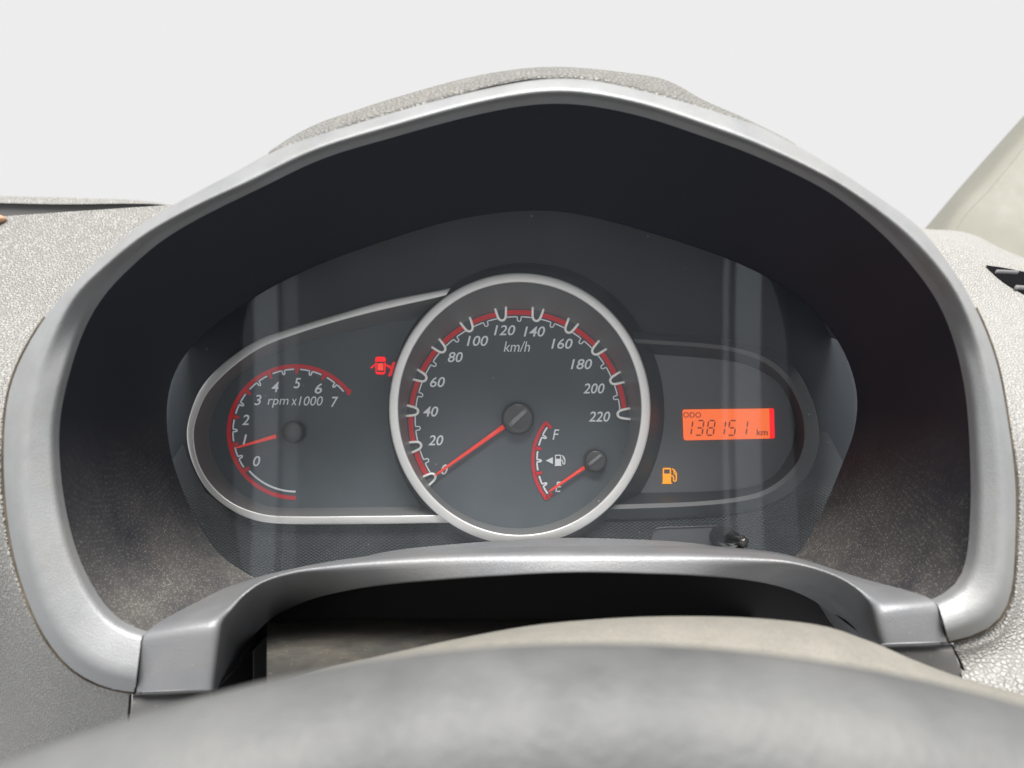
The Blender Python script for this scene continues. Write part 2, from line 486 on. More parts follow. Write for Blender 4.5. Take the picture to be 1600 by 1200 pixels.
Oc, Cc, Ic, Bc = (polar(c, NS) for c in (O_PX, C_PX, I_PX, B_PX))
WI = polar([(236,1020)] + I_PX[:] + [(1455,965)], NS)
WB = polar([(470,935)] + B_PX[:] + [(1205,895)], NS)
hood = thing('instrument_hood', 'arched hood with satin silver trim and black dusty inside around the gauges', 'hood', P(800, 1000, 0.26))
def d_front(i):            # front rim: slightly nearer at the flanks than at the crown
    t = i / (NS - 1)
    return 0.226 - 0.004*abs(2*t - 1)
secs = []; wsecs = []
for i in range(NS):
    df = d_front(i)
    o, c, n, bk = Oc[i], Cc[i], Ic[i], Bc[i]
    up = max(0.0, min(1.0, (600 - n[1])/170)); up = up*up*(3 - 2*up)
    po, pc, pn = P(*o, df + 0.007), P(*c, df - 0.0005), P(*n, df + 0.0035 + 0.006*up)
    pb = lens_pt(*bk, -0.001)
    tuck = po + Vector((0, 0.012 + 0.12*up, 0))
    ri = pn + (pb - pn).normalized()*0.004
    secs.append(rounded([tuck, po, pc, pn, ri], [0.0012, 0.0035, 0.0016], 4))
    pn = P(*WI[i], df + 0.0035 + 0.006*up); pb = lens_pt(*WB[i], -0.001)
    a = pn + (pb - pn)*0.02
    mid = pn + (pb - pn)*0.5
    out = Vector((mid.x, 0, mid.z)).normalized()*0.004
    w = []
    for k in range(13):
        t = k/12
        w.append(a + (pb - a)*t + out*(4*t*(1-t) + 0.18*(1-t)))
    wsecs.append(w)
loft('trim_ring', secs, M['trim'], hood)
loft('inner_wall', wsecs, M['wall'], hood)

# dirt-filled seam round the outside of the trim (left and right flanks)
def tube_path(name, pts, r, mat, parent, seg=6):
    secs_ = []
    n = len(pts)
    for i, p in enumerate(pts):
        t = (pts[min(i+1, n-1)] - pts[max(i-1, 0)]).normalized()
        u_ = t.cross(Vector((0, 1, 0)))
        if u_.length < 1e-4: u_ = t.cross(Vector((0, 0, 1)))
        u_.normalize(); v_ = t.cross(u_)
        secs_.append([p + u_*r*math.cos(2*math.pi*k/seg) + v_*r*math.sin(2*math.pi*k/seg) for k in range(seg + 1)])
    return loft(name, secs_, mat, parent, cap=True)
lefts = [i for i in range(NS) if Oc[i][0] < 255]
rights = [i for i in range(NS) if Oc[i][0] > 1440]
for grp in (lefts, rights):
    tube_path('seam', [P(*Oc[i], d_front(i) + 0.0090) for i in grp if Oc[i][1] > 480], 0.00045, M['dirt'], hood)

# grained pad on top of the hood
PT = [(424,236),(450,216),(495,192),(555,171),(610,153),(725,121),(811,106),(869,103),(926,106),(980,112),(1030,120),(1060,132),(1099,155),(1156,181),(1225,217),(1242,226)]
PB = [(420,238),(450,226),(495,210),(555,189),(610,173),(725,141),(811,122),(869,118),(926,121),(980,132),(1030,145),(1060,154),(1099,167),(1156,185),(1225,216),(1244,228)]
n = 60
pt, pb_ = cr(PT, n), cr(PB, n)
psec = []
for i in range(n):
    x, y = pb_[i]; X, Y = pt[i]
    psec.append(rounded([P(x, y + 4, 0.231), P(x, y - 0.5, 0.2315), P((x+X)/2, (y+Y)/2 - 2, 0.245), P(X, Y, 0.262), P(X, Y + 14, 0.32), P(X, Y + 60, 0.40)], [0.001, 0.004, 0.01, 0.01], 3))
loft('top_pad', psec, M['pad'], hood)

# bridge under the gauges: outer/back edge, crest, lower edge
ST = [  # outer(px,py,d)            crest                 lower
 ((211,1082,.2260),(334,1078,.2240),(338,1079,.246)),
 ((213,1066,.2258),(335,1062,.2238),(346,1066,.258)),
 ((215,1045,.2255),(338,1035,.2236),(357,1052,.268)),
 ((218,1018,.2252),(341,1005,.2236),(366,1040,.276)),
 ((221,998,.2250),(343.5,984,.2238),(372,1031,.281)),
 ((226,988,.2262),(345.5,972,.2245),(376,1024,.284)),
 ((238,977,.2300),(348,966,.2255),(380,1016,.285)),
 ((262,963,.2390),(353,960,.2270),(385,1008,.286)),
 ((300,944,.2550),(362,950,.2290),(394,996,.286)),
 ((350,919,.2760),(379,930,.2330),(413,976,.285)),
 ((400,902,.2900),(408,909,.2360),(440,957,.283)),
 ((455,889,.2960),(455,893,.2380),(487,937,0.2640)),
 ((510,878,.2980),(510,884,.2390),(541,924,0.2500)),
 ((572,869,.2990),(572,877,.2395),(600,915,0.2450)),
 ((666,859,.2995),(666,869,.2400),(680,908,0.2412)),
 ((760,854,.3000),(760,864,.2400),(765,902,0.2390)),
 ((900,850.5,.3000),(900,862,.2400),(900,896,0.2380)),
 ((1050,851,.2995),(1050,864,.2398),(1045,899,0.2390)),
 ((1120,853.5,.2990),(1120,867,.2395),(1105,902,0.2407)),
 ((1175,858,.2980),(1175,871,.2390),(1155,906,0.2450)),
 ((1225,865,.2960),(1225,875,.2380),(1200,913,0.2500)),
 ((1275,880,.2870),(1275,887,.2360),(1240,924,0.2640)),
 ((1315,893,.2750),(1315,903,.2330),(1275,941,.283)),
 ((1360,907,.2580),(1342,921,.2295),(1300,960,.286)),
 ((1400,917,.2450),(1354,934,.2275),(1313,975,.287)),
 ((1440,928,.2320),(1361,943,.2258),(1320,986,.287)),
 ((1458,935,.2275),(1364,950,.2248),(1325,994,.286)),
 ((1466,944,.2255),(1366,958,.2240),(1330,1001,.284)),
 ((1471,962,.2252),(1369,974,.2238),(1340,1008,.278)),
 ((1477,985,.2254),(1373,993,.2238),(1352,1014,.268)),
 ((1482,1003.5,.2257),(1376,1006,.2240),(1374,1013,.248)),
]
flatst = [tuple(a) + tuple(b) + tuple(c) for a, b, c in ST]
nb = 140
# resample on the crest length
crest = [(s[3], s[4]) + s for s in flatst]
res = cr(crest, nb)
bsec = []
for r in res:
    s = r[2:]
    po, pc, pl = P(*s[0:3]), P(*s[3:6]), P(*s[6:9])
    tuck = po + Vector((0, 0.004, -0.002))
    midp = (po + pc)/2 + Vector((0, -0.0004, 0.0004))
    bsec.append(rounded([tuck, po, midp, pc, pl, pl + Vector((0, 0.05, 0.001))], [0.0012, 0.003, 0.0042, 0.0010], 5))
loft('bridge_trim', bsec, M['bridge'], hood)
# hairline gaps between bridge and ring
tube_path('seam', [P(222, 994, .2262), P(217, 1035, .2262), P(211, 1083, .2266)], 0.00035, M['gap'], hood)
tube_path('seam', [P(1466.5, 944, .2262), P(1474, 972, .2262), P(1482, 1004, .2266)], 0.00045, M['dirt'], hood)
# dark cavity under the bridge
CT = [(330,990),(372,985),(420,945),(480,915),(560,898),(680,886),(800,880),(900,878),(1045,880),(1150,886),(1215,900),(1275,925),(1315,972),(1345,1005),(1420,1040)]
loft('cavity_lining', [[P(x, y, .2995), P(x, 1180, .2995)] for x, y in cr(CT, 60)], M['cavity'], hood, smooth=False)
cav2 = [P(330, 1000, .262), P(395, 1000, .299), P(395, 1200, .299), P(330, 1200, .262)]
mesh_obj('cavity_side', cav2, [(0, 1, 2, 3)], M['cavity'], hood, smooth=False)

# ================================================================== DASHBOARD
dash = thing('dashboard', 'grey grained vinyl dashboard on both sides of the gauge hood', 'dashboard', P(800, 1150, 0.28))
def interp_x(y, pts):
    for (x0, y0), (x1, y1) in zip(pts, pts[1:]):
        if (y0 - y)*(y1 - y) <= 0 and y0 != y1: return x0 + (x1 - x0)*(y - y0)/(y1 - y0)
    return pts[-1][0]
def smoothstep(t):
    t = max(0, min(1, t)); return t*t*(3 - 2*t)
LO = [(x, y) for x, y in Oc if x < 300][::-1]      # top -> bottom
def left_depth(px, py, dist):
    w = smoothstep((760 - py)/300)
    lip = -0.004*math.exp(-((dist - 9)/9)**2)*(1 - w)
    low_ = smoothstep((py - 800)/330)
    return 0.2345 + w*(0.00042*(760 - py) + 0.00010*dist) + low_*0.0008*dist + lip + (1 - w)*0.00006*dist
def right_depth(px, py, dist):
    w = smoothstep((760 - py)/300)
    lip = -0.003*math.exp(-((dist - 9)/9)**2)*(1 - w)
    low_ = smoothstep((py - 950)/200)
    return 0.2345 + w*(0.00042*(760 - py) + 0.00010*dist) - low_*0.00022*dist + lip + (1 - w)*0.00005*dist
KS = [-0.03, 0.0, 0.012, 0.024, 0.036, 0.05, 0.07, 0.1, 0.14, 0.19, 0.25, 0.32, 0.4, 0.5, 0.62, 0.75, 0.88, 1.0]
lo = [(269,320),(217,351),(152,406),(108,449),(65,501),(39,544),(17,592),(7,640),(4,692),(4,740),(9,805),(21,874),(45,948),(73,1004),(108,1046),(147,1070),(182,1082),(206,1085)]
lt = [(-160,349),(-170,410),(-180,480),(-190,540),(-200,600),(-205,640),(-210,680),(-215,715),(-215,750),(-215,800),(-210,880),(-200,960),(-170,1080),(-110,1170),(-20,1260),(70,1310),(150,1330),(200,1340)]
n = 70
A, Bq = cr(lo, n), cr(lt, n)
gsec = []
for (x, y), (X, Y) in zip(A, Bq):
    L = math.hypot(X - x, Y - y)
    gsec.append([P(x + (X-x)*k, y + (Y-y)*k, left_depth(x + (X-x)*k, y + (Y-y)*k, k*L)) for k in KS])
loft('dash_panel', gsec, M['leather'], dash)
ro = [(1458,380),(1472,396),(1500,435),(1525,480),(1545,525),(1560,570),(1570,620),(1577,665),(1585,720),(1589,775),(1588,830),(1585,902),(1578,944),(1557,980),(1532,996),(1490,1007)]
rt = [(1760,466),(1770,505),(1780,540),(1790,580),(1795,620),(1800,660),(1800,700),(1800,740),(1800,780),(1800,830),(1800,890),(1800,980),(1790,1060),(1740,1160),(1650,1230),(1560,1270)]
A, Bq = cr(ro, n), cr(rt, n)
gsec = []
for (x, y), (X, Y) in zip(A, Bq):
    L = math.hypot(X - x, Y - y)
    gsec.append([P(x + (X-x)*k, y + (Y-y)*k, right_depth(x + (X-x)*k, y + (Y-y)*k, k*L)) for k in KS])
loft('dash_panel', gsec, M['leather_r'], dash)
# ledge behind the right panel
le = [(1430,352),(1450,357),(1480,358),(1510,362),(1535,371),(1560,385),(1600,402),(1700,440)]
lc = [(1425,372),(1450,382),(1480,391),(1510,398),(1535,404),(1560,411),(1600,423),(1700,458)]
A, Bq = cr(le, 30), cr(lc, 30)
loft('dash_ledge', [rounded([P(X, Y + 14, .428 + 0.0002*i), P(X, Y, .430 + 0.0004*i), P((x+X)/2, (y+Y)/2 - 3, .455), P(x, y, .50), P(x, y + 30, .57)], [0.002, 0.008, 0.01], 3) for i, ((x, y), (X, Y)) in enumerate(zip(A, Bq))], M['leather_r'], dash)
# far strip on the left: dark defroster band with pale top edge
A = [(-60,303),(0,306),(100,308),(208,312),(262,319),(300,330)]
Bq = [(-60,315),(0,317),(100,319),(208,318),(262,321),(300,333)]
Cq = [(-60,365),(0,350),(100,338),(208,328),(262,326),(300,338)]
A, Bq, Cq = cr(A, 30), cr(Bq, 30), cr(Cq, 30)
loft('dash_top_edge', [rounded([P(*b_, .478), P(*a_, .485), P(a_[0], a_[1] + 8, .56)], [0.003], 3) for a_, b_ in zip(A, Bq)], M['leather'], dash)
loft('defroster_band', [[P(b_[0], b_[1] - 1.0, .481), P(c_[0], c_[1] + 20, .481)] for b_, c_ in zip(Bq, Cq)], simple('defroster_dark', (0.085, 0.085, 0.085), 0.7, grain=0.0002, gscale=900), dash)
# smooth filler panels under the bridge feet
def filler(q, parent, name='filler_panel'):
    tl, tr_, br, bl = q
    sec = []
    for i in range(9):
        t = i/8
        x0, y0 = tl[0] + (tr_[0]-tl[0])*t, tl[1] + (tr_[1]-tl[1])*t
        x1, y1 = bl[0] + (br[0]-bl[0])*t, bl[1] + (br[1]-bl[1])*t
        sec.append(rounded([P(x0, y0 - 4, .246), P(x0, y0, .232), P(x0 + (x1-x0)*.12, y0 + (y1-y0)*.12, .2300), P(x1, y1, .236)], [0.002, 0.003], 4))
    return loft(name, sec, M['smooth_panel'], parent)
filler([(207,1086),(331,1081),(340,1230),(197,1230)], dash)
filler([(1372,1011),(1486,1007),(1530,1120),(1372,1150)], dash)
tube_path('seam', [P(204, 1086, .2325), P(200, 1130, .2332), P(196, 1200, .235)], 0.0004, M['gap'], dash)
tube_path('seam', [P(1487, 1007, .2320), P(1500, 1034, .2320), P(1530, 1100, .2335)], 0.0004, M['gap'], dash)

# air vent in the right panel
from mathutils.bvhtree import BVHTree
rv = [v for sec in gsec for v in sec]; rm = len(KS)
rbvh = BVHTree.FromPolygons(rv, [(i*rm+k, i*rm+k+1, (i+1)*rm+k+1, (i+1)*rm+k) for i in range(n-1) for k in range(rm-1)])
def rp(px, py, lift):
    d = P(px, py, 1.0).normalized()
    hit = rbvh.ray_cast(Vector((0, 0, 0)), d)
    if hit[0] is None: return P(px, py, 0.33)
    nn = hit[1] if hit[1].dot(d) < 0 else -hit[1]
    return hit[0] + nn*lift
VT = cr([(1539,416),(1570,420.5),(1602,427),(1665,441)], 14)
VB = cr([(1540,418),(1566,441),(1600,461),(1665,494)], 14)
def vent_pt(i, t, lift): return rp(VT[i][0]*(1-t) + VB[i][0]*t, VT[i][1]*(1-t) + VB[i][1]*t, lift)
vo = loft('air_vent', [[vent_pt(i, k/5, 0.0007) for k in range(6)] for i in range(14)], M['vent_black'], dash)
def bar(path, h):
    st_ = []
    for x, y in cr(path, 12):
        st_.append([rp(x, y + h/2, 0.0006), rp(x, y + h/2, 0.0022), rp(x, y - h/2, 0.0022), rp(x, y - h/2, 0.0006)])
    return loft('slat', st_, M['slat'], vo, cap=True)
bar([(1553, 428), (1570, 428.6), (1588, 429.4)], 2.6)
bar([(1583, 452.5), (1610, 454.5), (1650, 458)], 3.4)

# ================================================================== A-PILLAR
pil = thing('windscreen_pillar', 'cream windscreen pillar trim rising beyond the right end of the dashboard', 'pillar', P(1480, 375, 0.6))
EL = [(1430,372),(1445,356),(1490,303),(1540,246),(1595,185),(1700,72),(1800,-30)]
CRS = [(1470,400),(1512,332),(1540,304),(1570,268),(1600,231),(1700,112),(1800,0)]
FR = [(1700,470),(1720,440),(1740,400),(1760,370),(1800,330),(1880,250),(1960,160)]
A, Bq, Cq = cr(EL, 30), cr(CRS, 30), cr(FR, 30)
loft('pillar_edge', [rounded([P(a[0] + 6, a[1] + 6, .66), P(*a, .625), P((a[0]*.5+b_[0]*.5), (a[1]*.5+b_[1]*.5), .585), P(*b_, .578), P(b_[0] + 1.0, b_[1] + 1.0, .584)], [0.006, 0.02, 0.001], 4) for a, b_ in zip(A, Bq)], M['pillar'], pil)
loft('pillar_panel', [[P(b_[0] - 0.6, b_[1] - 0.6, .5787), P(b_[0]*.5 + c_[0]*.5, b_[1]*.5 + c_[1]*.5, .56), P(*c_, .52)] for b_, c_ in zip(Bq, Cq)], M['pillar'], pil)
tube_path('foliage_sliver', [P(x, y, .64) for x, y in cr([(1461,341),(1478,322),(1494,304),(1504,292)], 10)], 0.0007, M['green'], pil)  # green tube standing in for foliage outside, not a pillar part

# ================================================================== INSTRUMENT CLUSTER
cl = thing('instrument_cluster', 'car instrument cluster with round speedometer, rev counter and orange odometer display', 'gauge cluster', P(800, 900, 0.33))
DF = 0.3350                      # dial faces
LOWER = [(1246,874),(1225,878),(1175,875),(1050,871),(900,870),(760,873),(666,877),(572,887),(510,896),(455,906),(405,912)]
def around(d, grow):
    top_ = [(800 + (x-800)*grow, 640 + (y-640)*grow) for x, y in B_PX]
    return cr(top_, 90) + cr([(x, y + 2) for x, y in LOWER], 50)
ring_ = around(0, 1.03)
mesh_obj('backplate', [P(x, y, .3375) for x, y in ring_], [tuple(range(len(ring_)))], M['back'], cl, smooth=False)
# clear cover: concave sheet filled from the outline towards its middle line
ring_ = around(0, 1.012)
lv, lf = [], []
NK = 16
for x, y in ring_:
    for k_ in range(NK + 1):
        t = k_/NK
        lv.append(lens_pt(x, 640 + (y - 640)*(1 - t) if True else y))
n_ = len(ring_)
for i in range(n_):
    j = (i + 1) % n_
    for k_ in range(NK):
        lf.append((i*(NK+1)+k_, i*(NK+1)+k_+1, j*(NK+1)+k_+1, j*(NK+1)+k_))
lens_o = mesh_obj('clear_cover', lv, lf, M['lens'], cl)

# diamond textured lower trim
TC = [(289,700),(292,712),(302,735),(322,770),(357,797),(398,812),(440,816),(560,816),(692,813),(730,836),(812,847),(900,832),(960,806),(985,808),(1106,804),(1186,793),(1233,771),(1264,737),(1279,702),(1283,668)]
BC = [(285,694),(262,730),(275,775),(302,830),(345,890),(400,918),(455,906),(560,890),(692,878),(730,876),(812,874),(900,873),(960,873),(985,873),(1106,876),(1200,880),(1262,885),(1300,820),(1330,748),(1287,662)]
A, Bq = [], []
for i in range(len(TC)-1):
    for k in range(6):
        t = k/6
        A.append(tuple(a + (b_-a)*t for a, b_ in zip(TC[i], TC[i+1]))); Bq.append(tuple(a + (b_-a)*t for a, b_ in zip(BC[i], BC[i+1])))
loft('textured_surround', [[P(a[0], a[1], .3335), P(a[0], a[1], .3262), P(b_[0], b_[1], .3262)] for a, b_ in zip(A, Bq)], M['diamond'], cl, smooth=False)

# ---- speedometer
SC = (809, 655)
spd = mesh_obj('speedometer_dial', [P(x, y, DF) for x, y in arc(SC[0], SC[1], 186, 0, 360, 97)[:-1]], [tuple(range(96))], M['dial'], cl, smooth=False)
def ellipse(cx, cy, rx, ry, n=128):
    return [(cx + rx*math.cos(2*math.pi*i/n), cy - ry*math.sin(2*math.pi*i/n)) for i in range(n)]
o1 = ellipse(812, 638.5, 204.5, 212); o2 = ellipse(812, 638.5, 189.5, 197); o3 = ellipse(809.5, 654, 173.5, 171.5); o4 = ellipse(822, 641, 216, 230)
loft('bezel_ring', [rounded([P(*a, .3240), P(*a, .3172), P(*b_, .3166), P(b_[0], b_[1], .3195)], [0.0006, 0.0008], 3) for a, b_ in zip(o1, o2)], M['ring'], spd, closed=True)
loft('dial_wall', [[P(*b_, .3186), P(*(tuple((u_*0.5+w_*0.5) for u_, w_ in zip(b_, c_))), .3275), P(*c_, .3349)] for b_, c_ in zip(o2, o3)], M['dial_wall'], spd, closed=True)
loft('collar', [[P(a[0], a[1], .3215), P(a[0]*.6+c_[0]*.4, a[1]*.6+c_[1]*.4, .325), P(*c_, .3345)] for a, c_ in zip(o1, o4)], M['collar'], spd, closed=True)
def ang(v): return 214.0 - 19.2*v/20
for i in range(12):
    a = math.radians(ang(i*20)); ca, sa = math.cos(a), math.sin(a)
    loc_ = []
    for u_, v_ in [(15, -9.2), (6, -7.8), (-2, -6.4), (-6, -5.0), (-8.4, -2.6), (-9, 0), (-8.4, 2.6), (-6, 5.0), (-2, 6.4), (6, 7.8), (15, 9.2)]:
        r = 165 + u_
        loc_.append((SC[0] + r*ca - v_*sa, SC[1] - (r*sa + v_*ca)))
    stroke_mesh('speed_marker', [loc_], 3.9, DF - 0.0006, M['chevron'], spd, thick=0.0012)
for i in range(11):
    a0, a1 = ang(i*20) - 2.6, ang(i*20 + 20) + 2.6
    stroke_mesh('red_arc', [arc(*SC, 167.0, a0, a1, 12)], 7.5, DF - 0.0004, M['red'], spd)
    am = (a0 + a1)/2
    path = arc(*SC, 160.2, a0, am + 1.2, 8)
    path += [q for q in (arc(*SC, 154.0, am + 0.9, am + 0.9, 2)[:1] + arc(*SC, 152.8, am, am, 2)[:1] + arc(*SC, 154.0, am - 0.9, am - 0.9, 2)[:1])]
    path += arc(*SC, 160.2, am - 1.2, a1, 8)
    stroke_mesh('scale_line', [path], 1.9, DF - 0.0004, M['white'], spd)
NUMS = [(0,694.6,733.6),(20,681,688),(40,673,643),(60,683.6,597),(80,711.5,558),(100,746,532.6),(120,788.5,516),(140,835,518),(160,878,537),(180,908.5,569),(200,928,607),(220,936.7,651)]
for v_, x, y in NUMS:
    text('numeral', str(v_), x, y, 16.0, DF - 0.0004, M['white'], spd, w={1: 10.5, 2: 23.5, 3: 33.5}[len(str(v_))], bold=0.010)
text('unit_lettering', 'km/h', 807.6, 541.5, 16.5, DF - 0.0004, M['white'], spd, w=41)

def hub(name, cx, cy, r, d0, h, parent, slot_ang, slot=True):
    """turned cap with rounded shoulder and a raised grip bar across it"""
    secs_ = []
    for i in range(40):
        a = 2*math.pi*i/40
        prof = [(1.0, 0.0), (1.0, 0.55), (0.97, 0.8), (0.90, 0.95), (0.80, 1.0), (0.4, 1.02), (0.0, 1.02)]
        c0 = P(cx, cy, d0); rr = r/F*d0
        secs_.append([c0 + Vector((math.cos(a)*rr*p, -h*q, math.sin(a)*rr*p)) for p, q in prof])
    loft(name, secs_, M['hub'], parent, closed=True)
    if slot:
        dx, dy = math.cos(math.radians(slot_ang)), -math.sin(math.radians(slot_ang))
        stroke_mesh('hub_grip', [[(cx - dx*r*.72, cy - dy*r*.72), (cx - dx*r*.3, cy - dy*r*.3), (cx + dx*r*.3, cy + dy*r*.3), (cx + dx*r*.72, cy + dy*r*.72)]], r*0.34, d0 - h, M['hub_slot'], parent, thick=0.0012)

def needle(pts, w0, w1, d, parent, label=None):
    (x0, y0), (x1, y1) = pts
    path = [(x0 + (x1-x0)*t, y0 + (y1-y0)*t) for t in (0, .25, .5, .75, .93, 1)]
    ws = [w0 + (w1-w0)*t for t in (0, .25, .5, .75, .93)] + [0.8]
    return stroke_mesh('needle', [path], ws, d, M['needle'], parent, thick=0.0009)
needle(((788, 666), (678, 744)), 7.5, 3.6, DF - 0.003, spd)
hub('needle_hub', 809, 653, 25.5, DF - 0.0002, 0.0055, spd, 42)

# ---- fuel gauge printed on the speedometer face
FC = (929, 719)
fg_path = [(860.5, 669), (852.0, 660.2)]
fuel = stroke_mesh('fuel_scale_arc', [[(861, 669), (856.5, 664)] + [(852.5, 660)] + arc(*FC, 96.4, 143, 219, 30) + [(854.3, 778.8)] + [(858, 775), (862.5, 770.5)]], 5.2, DF - 0.0006, M['red'], cl)
for a in (168.2, 193.2):
    stroke_mesh('red_tick', [[arc(*FC, 95, a, a, 2)[0], arc(*FC, 88, a, a, 2)[0], arc(*FC, 84, a, a, 2)[0]]], [6.5, 4.2, 3.6], DF - 0.0006, M['red'], fuel)
for a0, a1 in ((145.5, 165.3), (171.0, 190.2), (196.0, 215.5)):
    am = (a0 + a1)/2
    path = arc(*FC, 90.0, a0, am - 1.3, 6) + [arc(*FC, 84.5, am - 0.9, am, 2)[0], arc(*FC, 83.0, am, am, 2)[0], arc(*FC, 84.5, am + 0.9, am, 2)[0]] + arc(*FC, 90.0, am + 1.3, a1, 6)
    stroke_mesh('scale_line', [path], 2.6, DF - 0.0006, M['white'], fuel)
text('letter', 'F', 868.7, 679, 16, DF - 0.0006, M['white'], fuel, w=10.5)
text('letter', 'E', 872.7, 760.7, 16, DF - 0.0006, M['white'], fuel, w=10.5)
flat('arrow_symbol', [[(852.7, 719.6), (863.8, 714.2), (863.8, 725)]], DF - 0.0006, M['white'], fuel)
def pump(name, x0, y0, w, h, d, mat, parent):
    """petrol pump pictogram: tank with window, base, hose"""
    X = lambda u_: x0 + u_*w
    Y = lambda v_: y0 + v_*h
    polys = [[(X(0), Y(1)), (X(.66), Y(1)), (X(.66), Y(.93)), (X(0), Y(.93))],
             [(X(.04), Y(.93)), (X(.60), Y(.93)), (X(.60), Y(.36)), (X(.04), Y(.36))],
             [(X(.04), Y(.36)), (X(.13), Y(.36)), (X(.13), Y(.08)), (X(.04), Y(.05))],
             [(X(.51), Y(.36)), (X(.60), Y(.36)), (X(.60), Y(.05)), (X(.51), Y(.08))],
             [(X(.04), Y(.05)), (X(.13), Y(.10)), (X(.51), Y(.10)), (X(.60), Y(.05)), (X(.55), Y(0)), (X(.09), Y(0))]]
    polys += stroke([(X(.66), Y(.06)), (X(.82), Y(.16)), (X(.94), Y(.34)), (X(.95), Y(.62)), (X(.93), Y(.80)), (X(.84), Y(.86)), (X(.77), Y(.80)), (X(.76), Y(.58)), (X(.70), Y(.50)), (X(.60), Y(.49))], w*0.09)
    polys += stroke([(X(.78), Y(.20)), (X(.79), Y(.36)), (X(.92), Y(.44))], w*0.07)
    return flat(name, polys, d, mat, parent)
pump('pump_symbol', 866.5, 710.5, 17, 17.5, DF - 0.0006, M['white'], fuel)
needle(((913, 730.5), (857, 768.5)), 5.4, 3.2, DF - 0.003, fuel)
hub('needle_hub', 929.5, 718.5, 18.0, DF - 0.0002, 0.0052, fuel, 38)

# ---- rev counter
T_OUT = [(704,450),(680,455),(595,472),(525,492),(455,513),(402,532),(350,567),(315,605),(297,647),(292,682),(301,724),(322,763),(357,794),(395,812),(437,818.5),(560,819),(690,817),(703,816.7)]
T_IN = [(697,461.5),(680,466),(595,485),(525,503),(455,525),(409,543),(367,571),(326,612),(308,651),(303,682),(311,724),(332,759),(364,786),(402,801),(437,806),(560,806),(680,804.5),(694,804)]
T_FACE = [(667,492),(645,498),(605,504),(525,523),(455,541),(402,567),(360,598),(336,637),(327,672),(328,690),(334,717),(360,756),(392,780),(427,792),(525,793),(616,792),(670,792),(684,792)]
nt_ = 120
def by_len(c): return cr(c, nt_)
a_, b2, c2 = by_len(T_OUT), by_len(T_IN), by_len(T_FACE)
fv = [P(x, y, DF) for x, y in c2 + arc(812, 638.5, 197, 228, 136, 24, 1.036)]
tac = mesh_obj('tachometer_dial', fv, [tuple(range(len(fv)))], M['dial'], cl, smooth=False)
loft('bezel_band', [rounded([P(*p, .3262), P(*p, .3206), P(*q, .3202), P(*q, .3225)], [0.0006, 0.0006], 3) for p, q in zip(a_, b2)], M['ring'], tac)
loft('dial_wall', [[P(*q, .3216), P((q[0]+r[0])/2, (q[1]+r[1])/2, .328), P(*r, .3349)] for q, r in zip(b2, c2)], M['dial_wall'], tac)
TCN = (462, 675)
def ta(v): return 217.2 - 25.67*v
# inner facing piece next to the speedometer collar
stroke_mesh('scale_arc', [[(543.5, 617.0)] + [(547.0, 609.5)] + arc(*TCN, 104.5, 39.5, 270, 70, 0.985)], 6.2, DF - 0.0004, M['red'], tac)
for v_ in range(0, 7):
    a = ta(v_)
    stroke_mesh('red_tick', [[arc(*TCN, 103, a, a, 2)[0], arc(*TCN, 95, a, a, 2)[0], arc(*TCN, 91, a, a, 2)[0]]], [7.5, 4.6, 3.4], DF - 0.0005, M['red'], tac)
for v_ in range(0, 7):
    a0, a1 = ta(v_) - 2.9, ta(v_ + 1) + 2.6
    am = (a0 + a1)/2
    path = arc(*TCN, 98.0, a0, am + 1.3, 8) + [arc(*TCN, 92.5, am + 0.9, am, 2)[0], arc(*TCN, 91.2, am, am, 2)[0], arc(*TCN, 92.5, am - 0.9, am, 2)[0]] + arc(*TCN, 98.0, am - 1.3, a1, 8)
    stroke_mesh('scale_line', [path], 2.3, DF - 0.0004, M['white'], tac)
stroke_mesh('scale_line', [arc(*TCN, 95.5, 220.5, 270, 24, 0.975)], 2.9, DF - 0.0004, M['white'], tac)
for v_, x, y in [(0,401,720.6),(1,382.5,687),(2,383.7,656),(3,403,625),(4,430,604.5),(5,464.5,598.7),(6,497.5,607),(7,523,628)]:
    text('numeral', str(v_), x, y, 16.3, DF - 0.0004, M['white'], tac, w=7 if v_ == 1 else 11.5, bold=0.010)
text('unit_lettering', 'rpm', 434.5, 630.0, 14.0, DF - 0.0004, M['white'], tac, w=33)
text('unit_lettering', 'x', 459.5, 628.2, 10.0, DF - 0.0004, M['white'], tac, w=9)
text('unit_lettering', '1000', 485.5, 626.5, 14.5, DF - 0.0004, M['white'], tac, w=38)
needle(((431.5, 681.5), (366.5, 700.3)), 6.4, 2.6, DF - 0.003, tac)
hub('needle_hub', 461, 674, 17.5, DF - 0.0002, 0.0052, tac, 60, slot=False)

# ---- right-hand display pod
D_OUT = [(972,518),(1012,521),(1100,527),(1160,534),(1210,551),(1245,580),(1266,618),(1278,660),(1279,700),(1265,738),(1233,772),(1186,794),(1106,805.5),(980,811),(925,812)]
D_MID = [(978,529),(1012,531),(1100,537),(1155,545),(1200,561),(1232,588),(1252,622),(1263,660),(1263,696),(1251,728),(1222,758),(1182,778),(1106,789),(980,795),(938,796)]
D_IN = [(980,535),(1012,537),(1100,543),(1152,551),(1195,567),(1226,593),(1246,626),(1256,660),(1256,694),(1245,723),(1217,752),(1180,771),(1106,782.5),(980,788),(944,789)]
D_FACE = [(990,552),(1024,554),(1106,560),(1145,565),(1174,573),(1214,596),(1233,627),(1241,658),(1240,685),(1233,709),(1208,744),(1170,761),(1100,768),(1008,770),(962,771)]
nd = 90
q0, q1, q2, q3 = (cr(c, nd) for c in (D_OUT, D_MID, D_IN, D_FACE))
pv = [P(x, y, DF) for x, y in q3 + arc(812, 638.5, 198, -36, 24, 20, 1.036)]
